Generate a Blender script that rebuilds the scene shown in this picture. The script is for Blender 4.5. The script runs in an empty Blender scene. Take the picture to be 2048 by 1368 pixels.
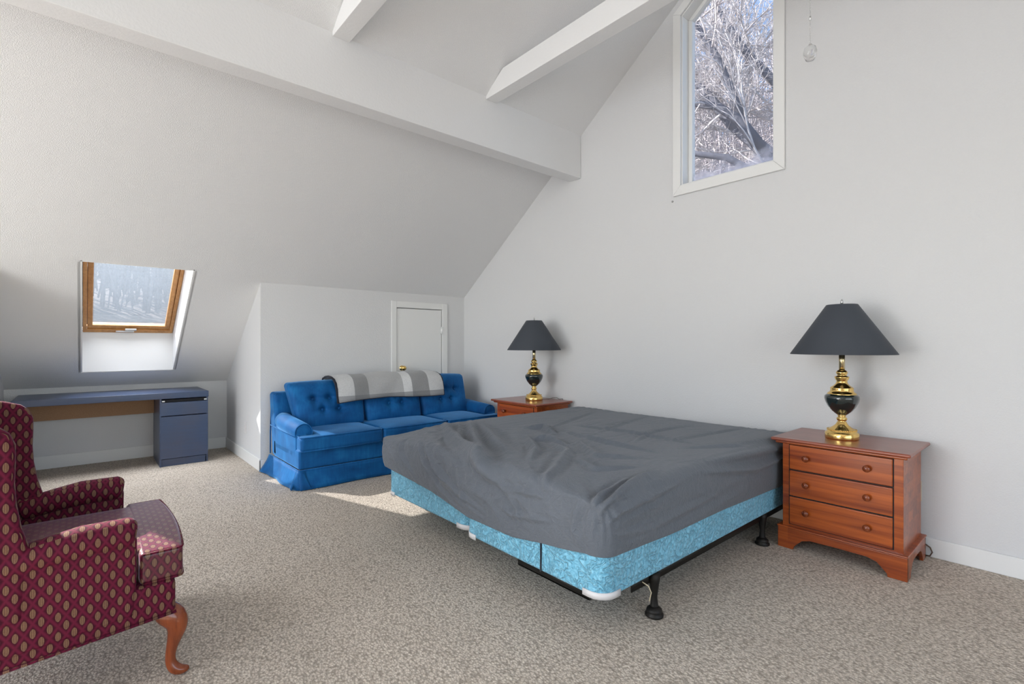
import bpy, math, random
import numpy as np
from mathutils import Vector, noise
from mathutils.geometry import tessellate_polygon
random.seed(7)
S = bpy.context.scene
COL = S.collection
R = math.radians

# ------------------------------------------------------------------ camera, world, sun, big lights, exposure
cam = bpy.data.cameras.new('camera'); co = bpy.data.objects.new('camera', cam); COL.objects.link(co)
co.location = (0, 0, 1.25); co.rotation_euler = (R(90), 0, R(48.98 - 90))
cam.sensor_width = 36; cam.lens = 988 / 2048 * 36; cam.shift_y = 4 / 2048; cam.clip_start = .02; cam.clip_end = 300
S.camera = co
S.view_settings.view_transform = 'Standard'; S.view_settings.look = 'None'
S.view_settings.gamma = 1; S.view_settings.use_curve_mapping = False
S.view_settings.exposure = 0.18

w = bpy.data.worlds.new('sky'); S.world = w; w.use_nodes = True
wn = w.node_tree; bg = wn.nodes['Background']
sky = wn.nodes.new('ShaderNodeTexSky'); sky.sky_type = 'NISHITA'; sky.sun_disc = False
sky.sun_elevation = R(36.6); sky.sun_rotation = R(-36.4); sky.air_density = 1.0; sky.dust_density = .6
wn.links.new(sky.outputs[0], bg.inputs[0]); bg.inputs[1].default_value = .32

def light(name, kind, loc, energy, color=(1, 1, 1), size=None, aim=None, angle=None):
    l = bpy.data.lights.new(name, kind); l.energy = energy; l.color = color
    o = bpy.data.objects.new(name, l); COL.objects.link(o); o.location = loc
    if size: l.shape = 'RECTANGLE'; l.size, l.size_y = size
    if angle: l.angle = angle
    if aim: o.rotation_euler = Vector(aim).to_track_quat('-Z', 'Z').to_euler()
    return o
SUN = (.80, -1.084, -1.0)
light('sun', 'SUN', (-6, 9, 9), 13.0, (1, .96, .90), aim=SUN, angle=R(.55))
# added area lights for daylight, each set in an added, unseen wall opening
light('fill_daylight_rear', 'AREA', (0.6, -3.0, 1.5), 36, (.95, .975, 1), (4.2, 2.1), aim=(0, 1, 0))
light('fill_daylight_left', 'AREA', (-5.0, 2.6, 1.25), 270, (.94, .97, 1), (4.2, 2.3), aim=(1, 0, 0.05))
light('fill_daylight_left_gable', 'AREA', (-5.0, 0.9, 3.5), 50, (.96, .98, 1), (2.6, 1.4), aim=(1, 0, 0.05))
light('fill_above_left_roof_hole', 'AREA', (-3.0, 5.0, 4.2), 330, (.94, .97, 1), (2.2, 2.0), aim=(0, -.6, -1))  # added light over an unseen roof opening, brightens the left floor
light('fill_above_roof_window', 'AREA', (0.30, 6.0, 3.7), 620, (.97, .985, 1), (2.0, 1.8), aim=(0, .1, -1))  # added fill light outside the roof window, brightens the alcove

# ------------------------------------------------------------------ node helper
class NT:
    def __init__(s, name):
        s.m = bpy.data.materials.new(name); s.m.use_nodes = True; s.t = s.m.node_tree
        s.b = s.t.nodes['Principled BSDF']; s.out = s.t.nodes['Material Output']
    def n(s, typ, ins=None, **kw):
        d = s.t.nodes.new('ShaderNode' + typ)
        for k, v in kw.items(): setattr(d, k, v)
        for k, v in (ins or {}).items(): s.set(d.inputs[k], v)
        return d
    def set(s, sock, v):
        if hasattr(v, 'is_linked') or hasattr(v, 'links'): s.t.links.new(v, sock)
        else:
            if isinstance(v, tuple) and len(v) == 3 and sock.type == 'RGBA': v = (*v, 1)
            sock.default_value = v
    def P(s, **kw):
        for k, v in kw.items(): s.set(s.b.inputs[k.replace('_', ' ')], v)
    def math(s, op, a, b=0.0, c=None):
        d = s.n('Math', {0: a, 1: b}, operation=op)
        if c is not None: s.set(d.inputs[2], c)
        return d.outputs[0]
    def mix(s, f, a, b):
        d = s.n('Mix', data_type='RGBA'); s.set(d.inputs[0], f); s.set(d.inputs[6], a); s.set(d.inputs[7], b); return d.outputs[2]
    def obj(s): return s.n('TexCoord').outputs['Object']
    def gen(s): return s.n('NewGeometry').outputs['Position']
    def mapv(s, v, sc=(1, 1, 1), rot=(0, 0, 0)): return s.n('Mapping', {'Vector': v, 'Scale': sc, 'Rotation': rot}).outputs[0]
    def noise(s, v, scale, detail=3, rough=.5, dist=0): return s.n('TexNoise', {'Vector': v, 'Scale': scale, 'Detail': detail, 'Roughness': rough, 'Distortion': dist}).outputs[0]
    def vor(s, v, scale, feature='F1', out=0): return s.n('TexVoronoi', {'Vector': v, 'Scale': scale}, feature=feature).outputs[out]
    def ramp(s, f, stops):
        d = s.n('ValToRGB', {0: f}); e = d.color_ramp.elements
        while len(e) < len(stops): e.new(.5)
        for k, (p, c) in enumerate(stops):
            e[k].position = p; e[k].color = (*c, 1) if isinstance(c, tuple) else (c, c, c, 1)
        return d.outputs[0]
    def bump(s, h, strength=.3, dist=.01, chain=None):
        d = s.n('Bump', {'Height': h, 'Strength': strength, 'Distance': dist})
        if chain is not None: s.set(d.inputs['Normal'], chain)
        s.set(s.b.inputs['Normal'], d.outputs[0]); return d.outputs[0]

def plain(name, c, rough=.5, metal=0, **kw):
    t = NT(name); v = t.obj(); f = t.noise(v, 9, 3)
    t.P(Base_Color=t.mix(f, tuple(x * .93 for x in c), tuple(min(1, x * 1.07) for x in c)), Roughness=rough, Metallic=metal, **kw)
    return t.m

def paint(name, c, scale, strength, dist, rough=.75):
    t = NT(name); p = t.gen(); f = t.noise(p, scale, 2, .55)
    f2 = t.ramp(f, [(.42, 0.0), (.62, 1.0)])
    t.P(Base_Color=c, Roughness=rough); t.b.inputs['Specular IOR Level'].default_value = .3
    t.bump(f2, strength, dist); return t.m
M = {}
M['wall'] = paint('wall_paint', (.69, .69, .695), 120, .22, .003)
M['ceil'] = paint('popcorn_ceiling', (.83, .83, .83), 200, .5, .004, .85)
M['trim'] = paint('trim_paint', (.80, .80, .79), 14, .06, .002, .45)
M['beam'] = paint('beam_paint', (.80, .80, .80), 60, .12, .003, .6)

def carpet():
    t = NT('loop_carpet'); p = t.gen(); pm = t.mapv(p, (1, .72, 1), (0, 0, .35))
    v = t.vor(pm, 112); n1 = t.noise(p, 190, 3, .6); n2 = t.noise(p, 1.6, 4, .55); n3 = t.noise(p, 70, 2)
    h = t.math('SUBTRACT', 1.0, v)
    f = t.math('ADD', t.math('MULTIPLY', n1, .6), t.math('MULTIPLY', n3, .4))
    c = t.ramp(f, [(.32, (.36, .30, .245)), (.50, (.72, .635, .54)), (.66, (.95, .88, .78))])
    c2 = t.mix(t.ramp(v, [(.25, 0.0), (.8, .62)]), c, (.17, .138, .105))  # shade in the pits between loops put into the colour
    c3 = t.mix(t.ramp(n2, [(.4, 0.0), (.75, .22)]), c2, (.40, .34, .28))
    t.P(Base_Color=c3, Roughness=.95); t.b.inputs['Specular IOR Level'].default_value = .1
    t.bump(t.math('ADD', h, n1), .7, .004); return t.m
M['carpet'] = carpet()

def wood(name, lo, hi, axis=1, rough=.28, band=.055, coat=.3):
    t = NT(name); o = t.obj()
    sc = [38, 38, 38]; sc[axis] = 1.6
    g = t.noise(t.mapv(o, tuple(sc)), 1.0, 5, .6, .4)
    sx = t.n('SeparateXYZ', {0: o}).outputs
    cells = t.n('CombineXYZ', {0: t.math('FLOOR', t.math('DIVIDE', sx[2], band)), 1: t.math('FLOOR', t.math('MULTIPLY', t.math('ADD', sx[axis], 3.07), .9)), 2: t.math('FLOOR', t.math('MULTIPLY', sx[0], 9))}).outputs[0]
    wnz = t.n('TexWhiteNoise', {0: cells}).outputs[0]
    f = t.math('ADD', t.math('MULTIPLY', g, .7), t.math('MULTIPLY', wnz, .20))
    t.P(Base_Color=t.ramp(f, [(.24, lo), (.64, hi)]), Roughness=rough, Coat_Weight=coat, Coat_Roughness=.15)
    t.bump(g, .05, .002); return t.m
M['cherry'] = wood('cherry_wood', (.17, .022, .004), (.50, .110, .016))
M['cherry_top'] = wood('cherry_top', (.19, .045, .022), (.33, .085, .045), rough=.3)
M['leg'] = wood('leg_wood', (.12, .022, .006), (.33, .075, .02), axis=2, rough=.22, band=5)
M['pine'] = wood('pine', (.42, .19, .055), (.66, .34, .12), axis=1, rough=.45, band=9, coat=.1)

def brass():
    t = NT('brass'); f = t.noise(t.obj(), 14, 2)
    t.P(Base_Color=(.86, .58, .20), Metallic=1.0, Roughness=t.ramp(f, [(.3, .10), (.7, .22)])); return t.m
M['brass'] = brass()
M['urn'] = plain('dark_green_ceramic', (.008, .016, .016), .08, Coat_Weight=1.0)
M['rod'] = plain('pale_brass', (.72, .60, .36), .25, 1)
def cloth(name, c, scale=900, rough=.85, sheen=.2, b=.25):
    t = NT(name); o = t.obj(); n = t.noise(o, scale, 2); n2 = t.noise(o, 12, 3)
    t.P(Base_Color=t.mix(n, tuple(x * .8 for x in c), tuple(x * 1.2 for x in c)), Roughness=rough, Sheen_Weight=sheen, Sheen_Roughness=.4)
    t.bump(n, b, .001); return t.m
M['shade'] = cloth('charcoal_shade', (.046, .053, .066), 700, .8, .1)
M['steel'] = plain('brushed_steel', (.6, .6, .6), .35, 1)
M['black'] = plain('black_iron', (.02, .018, .016), .5, .6)
M['plastic'] = plain('white_plastic', (.72, .70, .70), .35)
M['ivory'] = plain('ivory_plastic', (.70, .60, .42), .4)
M['dark'] = plain('dark_gap', (.012, .012, .014), .8)
M['cord'] = plain('brown_cord', (.10, .06, .035), .5)

def velvet():
    t = NT('blue_velvet'); o = t.obj()
    a = t.noise(t.mapv(o, (1, 1, 1.3)), 4.5, 3, .5, .3); b = t.noise(t.mapv(o, (60, 60, 6)), 1, 3)
    f = t.math('ADD', t.math('MULTIPLY', a, .75), t.math('MULTIPLY', b, .25))
    t.P(Base_Color=t.ramp(f, [(.30, (.002, .055, .19)), (.52, (.004, .098, .30)), (.74, (.012, .17, .44))]), Roughness=.65,
        Sheen_Weight=.65, Sheen_Roughness=.35, Sheen_Tint=(.25, .58, 1, 1))
    t.b.inputs['Specular IOR Level'].default_value = .2
    t.bump(b, .12, .002); return t.m
M['velvet'] = velvet()

def leaf(name, sheen):
    t = NT(name); o = t.obj(); s = t.n('SeparateXYZ', {0: o}).outputs
    nn = t.n('SeparateXYZ', {0: t.n('NewGeometry').outputs['True Normal']}).outputs
    ax, ay, az = (t.math('ABSOLUTE', nn[i]) for i in range(3))
    horiz = t.math('GREATER_THAN', az, .72)
    isy = t.math('GREATER_THAN', ay, ax)
    u = t.math('ADD', t.math('MULTIPLY', s[0], t.math('MAXIMUM', isy, horiz)), t.math('MULTIPLY', s[1], t.math('SUBTRACT', 1.0, t.math('MAXIMUM', isy, horiz))))
    v = t.math('ADD', t.math('MULTIPLY', s[1], horiz), t.math('MULTIPLY', s[2], t.math('SUBTRACT', 1.0, horiz)))
    a = t.math('DIVIDE', u, .040); b = t.math('DIVIDE', v, .064)
    masks = []
    for off in (0, .5):
        fa = t.math('SUBTRACT', t.math('FRACT', t.math('ADD', a, off + 100)), .5)
        fb = t.math('SUBTRACT', t.math('FRACT', t.math('ADD', b, off + 100)), .5)
        r = t.math('ADD', t.math('POWER', t.math('ABSOLUTE', t.math('DIVIDE', fa, .175)), 2.0), t.math('POWER', t.math('ABSOLUTE', t.math('DIVIDE', fb, .24)), 2.0))
        vein = t.math('GREATER_THAN', t.math('ABSOLUTE', t.math('SUBTRACT', t.math('ABSOLUTE', fa), .07)), .022)
        masks.append(t.math('MULTIPLY', t.math('LESS_THAN', r, 1.0), t.math('ADD', t.math('MULTIPLY', vein, .45), .55)))
    lm = t.math('MAXIMUM', masks[0], masks[1])
    l1 = t.math('PINGPONG', t.math('ADD', t.math('ADD', a, b), 100.0), .5); l2 = t.math('PINGPONG', t.math('ADD', t.math('SUBTRACT', a, b), 100.0), .5)
    line = t.ramp(t.math('MAXIMUM', l1, l2), [(.30, 0.0), (.46, 1.0)])
    nz = t.noise(o, 500, 2)
    base = t.mix(line, (.045, .0035, .013), (.12, .008, .030))
    lc = t.mix(nz, (.10, .05, .035), (.28, .16, .095))
    t.P(Base_Color=t.mix(lm, base, lc), Roughness=.34 if sheen > .5 else .7, Sheen_Weight=sheen, Sheen_Roughness=.28, Sheen_Tint=(.85, .72, .9, 1))
    t.b.inputs['Specular IOR Level'].default_value = .5 if sheen > .5 else .15
    t.bump(t.math('ADD', nz, lm), .15, .002); return t.m
M['leaf'] = leaf('burgundy_leaf_fabric', .12)
M['leafseat'] = leaf('burgundy_seat_fabric', .7)

def sheet():
    t = NT('charcoal_sheet'); o = t.obj()
    a = t.noise(o, 17, 5, .62, 1.2); r = t.ramp(a, [(.0, 0.0), (.47, .75), (.5, 1.0), (.53, .75), (1.0, 0.0)])
    a2 = t.noise(t.mapv(o, (1.3, .5, 1)), 30, 4, .6, .8); r2 = t.ramp(a2, [(.40, 0.0), (.5, 1.0), (.60, 0.0)])
    n = t.noise(o, 800, 2)
    t.P(Base_Color=t.mix(n, (.098, .112, .135), (.138, .155, .182)), Roughness=.72, Sheen_Weight=.15)
    b1 = t.bump(r, .10, .006); b2 = t.bump(r2, .4, .004, b1); return t.m
M['sheet'] = sheet()

def damask():
    t = NT('blue_damask'); o = t.obj()
    v = t.vor(o, 42, 'DISTANCE_TO_EDGE'); n = t.noise(o, 95, 4, .6, 1.0); q = t.noise(t.mapv(o, (1, 1, 1)), 14, 3, .5, 2.0)
    f = t.math('ADD', t.math('MULTIPLY', n, .8), t.math('MULTIPLY', v, .6))
    t.P(Base_Color=t.ramp(f, [(.36, (.12, .40, .58)), (.62, (.27, .63, .82))]), Roughness=.5, Sheen_Weight=.15)
    b1 = t.bump(f, .25, .003)
    t.bump(t.ramp(q, [(.42, 1.0), (.5, 0.0), (.58, 1.0)]), .8, .008, b1); return t.m
M['damask'] = damask()

def deskpaint():
    t = NT('navy_stained_board'); o = t.obj(); n = t.noise(t.mapv(o, (3, 3, 60)), 1, 4); n2 = t.noise(o, 3.2, 3)
    c = t.mix(t.ramp(n2, [(.35, 0.0), (.7, 1.0)]), (.030, .050, .105), (.065, .062, .085))
    t.P(Base_Color=t.mix(n, c, (.045, .075, .15)), Roughness=.32); return t.m
M['navy'] = deskpaint()
def boardm():
    t = NT('brown_particle_board'); o = t.obj(); n = t.noise(o, 160, 3)
    t.P(Base_Color=t.mix(n, (.24, .125, .065), (.42, .25, .14)), Roughness=.8); return t.m
M['board'] = boardm()

def blanketm():
    t = NT('grey_check_blanket'); o = t.obj(); s = t.n('SeparateXYZ', {0: o}).outputs
    u = t.math('DIVIDE', s[0], 1.23)
    bands = t.n('ValToRGB', {0: u}); e = bands.color_ramp; e.interpolation = 'CONSTANT'
    st = [(0, .68), (.145, .30), (.27, .54), (.60, .84), (.68, .34), (.85, .72)]
    while len(e.elements) < len(st): e.elements.new(.5)
    for k, (p, c) in enumerate(st): e.elements[k].position = p; e.elements[k].color = (c, c, c * 1.0, 1)
    n = t.noise(o, 240, 4, .7)
    low = t.math('LESS_THAN', s[2], .735)
    c = t.mix(t.math('MULTIPLY', low, .62), bands.outputs[0], (.16, .165, .175))
    c2 = t.mix(t.ramp(n, [(.35, 0.0), (.65, .45)]), c, (.16, .16, .16))
    t.P(Base_Color=c2, Roughness=.95, Sheen_Weight=.3); t.bump(n, .6, .004); return t.m
M['blanket'] = blanketm()
M['binding'] = cloth('navy_binding', (.006, .008, .018), 500)

def glass(name, haze_c, haze, lowfog=None, streak=False):
    t = NT(name); nt = t.t; p = t.gen()
    tr = t.n('BsdfTransparent', {0: (.97, .98, 1.0)}); gl = t.n('BsdfGlossy', {0: (1, 1, 1), 'Roughness': .02})
    df = t.n('BsdfTranslucent', {0: haze_c}); d2 = t.n('BsdfDiffuse', {0: haze_c})
    mx0 = t.n('MixShader', {0: .5, 1: df.outputs[0], 2: d2.outputs[0]})
    f = haze
    if streak:
        n = t.noise(t.mapv(p, (1, 1, .35)), 14, 5, .7); n2 = t.noise(p, 130, 3, .8, 1.0)
        f = t.math('ADD', t.math('MULTIPLY', t.ramp(n, [(.3, 0.0), (.75, 1.0)]), .13), t.math('MULTIPLY', t.ramp(n2, [(.5, 0.0), (.72, 1.0)]), .22))
        f = t.math('ADD', f, haze)
    if lowfog:
        z = t.n('SeparateXYZ', {0: p}).outputs[2]
        n = t.noise(p, 9, 3)
        g = t.n('MapRange', {0: t.math('ADD', z, t.math('MULTIPLY', n, .25)), 1: lowfog[0], 2: lowfog[1], 3: .75, 4: 0.0}).outputs[0]
        f = t.math('ADD', g, haze)
    m1 = t.n('MixShader', {0: f, 1: tr.outputs[0], 2: mx0.outputs[0]})
    m2 = t.n('MixShader', {0: .04, 1: m1.outputs[0], 2: gl.outputs[0]})
    nt.links.new(m2.outputs[0], t.out.inputs[0]); return t.m
M['glass_clear'] = glass('window_glass', (.8, .8, .9), .04, lowfog=(2.66, 2.86))
M['glass_dusty'] = glass('dusty_skylight_glass', (.13, .145, .16), .30, streak=True)
M['pendant'] = plain('frosted_pendant', (.75, .75, .75), .15, Transmission_Weight=.85)

# ------------------------------------------------------------------ mesh builder
ORI = {}
class MB:
    def __init__(s): s.v = []; s.f = []
    def add(s, vs, fs):
        k = len(s.v); s.v += [tuple(map(float, p)) for p in vs]; s.f += [tuple(i + k for i in f) for f in fs]; return s
    def box(s, lo, hi, fn=None):
        x0, y0, z0 = lo; x1, y1, z1 = hi
        vs = [(x, y, z) for x in (x0, x1) for y in (y0, y1) for z in (z0, z1)]
        if fn: vs = [fn(*p) for p in vs]
        return s.add(vs, [(0, 1, 3, 2), (4, 6, 7, 5), (0, 4, 5, 1), (2, 3, 7, 6), (0, 2, 6, 4), (1, 5, 7, 3)])
    def prism(s, poly, axis, a0, a1):
        n = len(poly)
        def P(p, a):
            q = list(p); q.insert(axis, a); return tuple(q)
        ar = sum(poly[i][0] * poly[(i + 1) % n][1] - poly[(i + 1) % n][0] * poly[i][1] for i in range(n))
        if (ar < 0) != (axis == 1): poly = poly[::-1]
        vs = [P(p, a0) for p in poly] + [P(p, a1) for p in poly]
        return s.add(vs, [tuple(range(n))[::-1], tuple(range(n, 2 * n))] + [(i, (i + 1) % n, n + (i + 1) % n, n + i) for i in range(n)])
    def tube(s, path, rad, n=10, closed=False, flat=None):
        path = [Vector(p) for p in path]; m = len(path)
        if not hasattr(rad, '__len__'): rad = [rad] * m
        vs = []; fs = []; up = Vector((0, 0, 1)); prev = None
        for i in range(m):
            a = path[(i - 1) % m] if (closed or i) else path[0]; b = path[(i + 1) % m] if (closed or i < m - 1) else path[-1]
            t = (b - a).normalized()
            if prev is None:
                ref = up if abs(t.z) < .9 else Vector((1, 0, 0)); x = t.cross(ref).normalized()
            else: x = (prev - t * prev.dot(t)).normalized()
            prev = x; y = t.cross(x)
            for k in range(n):
                an = 2 * math.pi * k / n; vs.append(tuple(path[i] + (x * math.cos(an) + y * math.sin(an)) * rad[i]))
        for i in range(m if closed else m - 1):
            for k in range(n):
                j = (i + 1) % m; fs.append((i * n + k, i * n + (k + 1) % n, j * n + (k + 1) % n, j * n + k))
        if not closed: fs += [tuple(range(n))[::-1], tuple((m - 1) * n + k for k in range(n))]
        return s.add(vs, fs)
    def lathe(s, prof, c=(0, 0, 0), n=40, cap=True):
        vs = []; fs = []; m = len(prof)
        for r, z in prof:
            for k in range(n):
                a = 2 * math.pi * k / n; vs.append((c[0] + r * math.cos(a), c[1] + r * math.sin(a), c[2] + z))
        for i in range(m - 1):
            for k in range(n): fs.append((i * n + k, i * n + (k + 1) % n, (i + 1) * n + (k + 1) % n, (i + 1) * n + k))
        if cap: fs += [tuple(range(n))[::-1], tuple((m - 1) * n + k for k in range(n))]
        return s.add(vs, fs)
    def rbox(s, c, h, r, n=10, seg=4, fn=None):
        """soft box: centre c, half sizes h, edge radius r; fn(x,y,z local)->local offset"""
        def axis_samples(H):
            a = [(-H + r) - r * math.tan(t / seg * math.pi / 4) for t in range(seg, 0, -1)]
            b = list(np.linspace(-H + r, H - r, n)); d = [-q for q in a[::-1]]
            return a + b + d
        A = [axis_samples(x) for x in h]; ids = {}; vs = []; fs = []
        def vid(i, j, k):
            key = (i, j, k)
            if key not in ids:
                p = [A[0][i], A[1][j], A[2][k]]
                q = [max(-(h[a] - r), min(h[a] - r, p[a])) for a in range(3)]
                v = Vector(p) - Vector(q)
                if v.length > 1e-9: p = Vector(q) + v.normalized() * r
                p = tuple(p)
                if fn:
                    o = fn(*p); p = (p[0] + o[0], p[1] + o[1], p[2] + o[2])
                ids[key] = len(vs); vs.append((p[0] + c[0], p[1] + c[1], p[2] + c[2]))
            return ids[key]
        L = [len(a) - 1 for a in A]
        for ax in range(3):
            u, v = (ax + 1) % 3, (ax + 2) % 3
            for side in (0, L[ax]):
                for i in range(L[u]):
                    for j in range(L[v]):
                        q = []
                        for (a, b) in ((i, j), (i + 1, j), (i + 1, j + 1), (i, j + 1)):
                            t = [0, 0, 0]; t[ax] = side; t[u] = a; t[v] = b; q.append(vid(*t))
                        fs.append(tuple(q if side else q[::-1]))
        return s.add(vs, fs)
    def build(s, name, mat, parent=None, smooth=True, bevel=0, seg=2, solid=0):
        me = bpy.data.meshes.new(name); o = ORI.get(parent.name, (0, 0, 0)) if parent else (0, 0, 0)
        me.from_pydata([(x - o[0], y - o[1], z - o[2]) for x, y, z in s.v], [], s.f); me.materials.append(mat)
        if smooth: me.polygons.foreach_set('use_smooth', [True] * len(me.polygons))
        me.update(); ob = bpy.data.objects.new(name, me); COL.objects.link(ob)
        if parent: ob.parent = parent; ORI[ob.name] = o
        if solid:
            m = ob.modifiers.new('s', 'SOLIDIFY'); m.thickness = solid; m.offset = -1
        if bevel:
            m = ob.modifiers.new('b', 'BEVEL'); m.width = bevel; m.segments = seg; m.limit_method = 'ANGLE'; m.angle_limit = R(35)
            m2 = ob.modifiers.new('w', 'WEIGHTED_NORMAL'); m2.keep_sharp = True
        return ob

def thing(name, label, cat, loc, group=None):
    o = bpy.data.objects.new(name, None); COL.objects.link(o); o.location = loc; o.empty_display_size = .1
    o['label'] = label; o['category'] = cat
    if group: o['group'] = group
    ORI[o.name] = tuple(loc); return o
def tag(o, label, cat, group=None, kind=None):
    o['label'] = label; o['category'] = cat
    if group: o['group'] = group
    if kind: o['kind'] = kind
    return o
def struct(o, label=None):
    o['kind'] = 'structure'
    if label: o['label'] = label
    return o
def copy_tree(o, parent=None):
    c = o.copy(); COL.objects.link(c)
    if parent: c.parent = parent; c.matrix_parent_inverse = o.matrix_parent_inverse
    for ch in [x for x in bpy.data.objects if x.parent == o]: copy_tree(ch, c)
    return c

# ------------------------------------------------------------------ room shell
GX, KY, BY, SX, LX = 3.769, 6.787, 5.288, 1.322, -.57
Z0 = .809; SL = .698; KK = 5.2
RID = .6
def zc(y):
    if y > KK: return Z0 + SL * (KY - y)
    z = Z0 + SL * (KY - KK)
    if y >= RID: return z + .738 * (KK - y)
    return z + .738 * (KK - RID) - .738 * (RID - y)
def poly_mesh(name, outer, holes, mat, outward, thick=.12, flip=False):
    loops = [[Vector(p) for p in outer]] + [[Vector(p) for p in h] for h in holes]
    tris = tessellate_polygon(loops); vs = [p for l in loops for p in l]
    me = MB()
    fs = []
    ow = Vector(outward)
    for a, b, c in tris:
        nrm = (vs[b] - vs[a]).cross(vs[c] - vs[a])
        if nrm.length < 1e-10: continue
        fs.append((a, b, c) if nrm.dot(ow) < 0 else (a, c, b))     # inner face looks into the room
    n = len(vs); o = ow.normalized() * thick
    V = [tuple(p) for p in vs] + [tuple(p + o) for p in vs]
    F = fs + [(a + n, c + n, b + n) for a, b, c in fs]
    k = 0
    for l in loops:
        m = len(l)
        for i in range(m):
            a, b = k + i, k + (i + 1) % m; F.append((a, b, b + n, a + n))
        k += m
    me.add(V, F); return me
def surf(name, outer, holes, mat, outward, label=None, thick=.12):
    return struct(poly_mesh(name, outer, holes, mat, outward, thick).build(name, mat, smooth=False), label)

FR = -3.0
surf('floor', [(-5.1, FR - .1, 0), (4, FR - .1, 0), (4, 7, 0), (-5.1, 7, 0)], [], M['carpet'], (0, 0, -1), 'beige loop pile carpet')
# gable wall with the tall window
wo = [(2.184, 2.565), (1.443, 2.565), (1.443, 4.542), (2.184, 3.995)]
surf('wall_right', [(GX, FR, 0), (GX, BY + .1, 0), (GX, BY + .1, zc(BY + .1)), (GX, KK, zc(KK) + .02), (GX, RID, zc(RID) + .02), (GX, FR, zc(FR))],
     [[(GX, y, z) for y, z in wo]], M['wall'], (1, 0, 0), 'tall white gable wall behind the bed')
surf('wall_back', [(SX + .02, BY, 0), (GX + .1, BY, 0), (GX + .1, BY, zc(BY)), (SX + .02, BY, zc(BY))],
     [[(2.789, BY, .30), (3.421, BY, .30), (3.421, BY, 1.679), (2.789, BY, 1.679)]], M['wall'], (0, 1, 0), 'low wall behind the sofa')
surf('wall_side', [(SX, BY, 0), (SX, KY + .1, 0), (SX, KY + .1, Z0 - .05), (SX, KY, Z0), (SX, BY, zc(BY))], [], M['wall'], (1, 0, 0), 'triangular side wall of the desk alcove', thick=.02)
surf('wall_knee', [(LX - .1, KY, 0), (SX + .1, KY, 0), (SX + .1, KY, Z0), (LX - .1, KY, Z0)], [], M['wall'], (0, 1, 0), 'low knee wall behind the desk')
surf('wall_left', [(LX, BY, 0), (LX, KY + .1, 0), (LX, KY + .1, Z0 - .05), (LX, KY, Z0), (LX, BY, zc(BY))], [], M['wall'], (-1, 0, 0), 'left side wall of the desk alcove')
surf('wall_far_left', [(-5.1, BY, 0), (LX, BY, 0), (LX, BY, zc(BY)), (-5.1, BY, zc(BY))], [], M['wall'], (0, 1, 0))
surf('wall_front', [(-5.1, FR, 0), (4, FR, 0), (4, FR, zc(FR)), (-5.1, FR, zc(FR))],
     [[(-1.5, FR, .45), (2.7, FR, .45), (2.7, FR, 2.6), (-1.5, FR, 2.6)]], M['wall'], (0, -1, 0))
surf('wall_far_gable', [(-5, FR, 0), (-5, BY, 0), (-5, BY, zc(BY)), (-5, KK, zc(KK)), (-5, RID, zc(RID)), (-5, FR, zc(FR))],
     [[(-5, .5, .1), (-5, 4.7, .1), (-5, 4.7, 2.4), (-5, .5, 2.4)], [(-5, -.4, 2.8), (-5, 2.2, 2.8), (-5, 2.2, 4.2), (-5, -.4, 4.2)]], M['wall'], (-1, 0, 0))
# ceiling: sloped planes
SKX0, SKX1, SKY0, SKY1 = 0.0, .752, 5.215, 6.56
A_out = [(x, y, zc(y)) for x, y in ((-5.1, KK + 1e-5), (-5.1, BY), (LX, BY), (LX, KY), (SX, KY), (SX, BY), (GX + .1, BY), (GX + .1, KK + 1e-5))]
HO = .012
A_hole = [(x, y, zc(y)) for x, y in ((SKX0 - HO, SKY0 - HO), (SKX1 + HO, SKY0 - HO), (SKX1 + HO, SKY1 + HO), (SKX0 - HO, SKY1 + HO))]
pa = poly_mesh('c', A_out, [A_hole], M['ceil'], (0, SL, 1), .1)
S2 = dict(x0=-2.0, x1=-1.33, y0=4.2, y1=4.66)
S4 = dict(x0=-3.9, x1=-2.15, y0=3.7, y1=4.9)  # unseen roof opening, added to let more light in on the left
B_hole4 = [(x, y, zc(y)) for x, y in ((S4['x0'], S4['y0']), (S4['x1'], S4['y0']), (S4['x1'], S4['y1']), (S4['x0'], S4['y1']))]
B_hole = [(x, y, zc(y)) for x, y in ((S2['x0'], S2['y0']), (S2['x1'], S2['y0']), (S2['x1'], S2['y1']), (S2['x0'], S2['y1']))]
pb = poly_mesh('c', [(-5.1, KK, zc(KK)), (GX + .1, KK, zc(KK)), (GX + .1, RID, zc(RID)), (-5.1, RID, zc(RID))], [B_hole, B_hole4], M['ceil'], (0, .738, 1), .1)
pc = poly_mesh('c', [(-5.1, FR - .1, zc(FR - .1)), (GX + .1, FR - .1, zc(FR - .1)), (GX + .1, RID, zc(RID)), (-5.1, RID, zc(RID))], [], M['ceil'], (0, -.738, 1), .1)
pa.add(pb.v, pb.f); pa.add(pc.v, pc.f)
struct(pa.build('ceiling', M['ceil'], smooth=False), 'sloped white ceiling with popcorn texture')
# big beam and the two tie beams
b = MB().box((-5, 3.28, 2.907), (GX, 3.43, 3.40)); struct(b.build('trim_1', M['beam'], smooth=True, bevel=.006), 'long white boxed beam across the slope')
for k, (x0, x1) in enumerate(((2.563, 2.68), (1.262, 1.38))):
    b = MB().prism([(3.281, 3.31), (3.281, 3.345), (3.06, 3.482), (-1.85, 3.482), (-2.08, 3.31)], 0, x0, x1)
    struct(b.build('trim_%d' % (k + 2), M['beam'], smooth=True, bevel=.004), ('white tie beam nearer the gable window', 'white tie beam at the top edge of the photo')[k])
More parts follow.
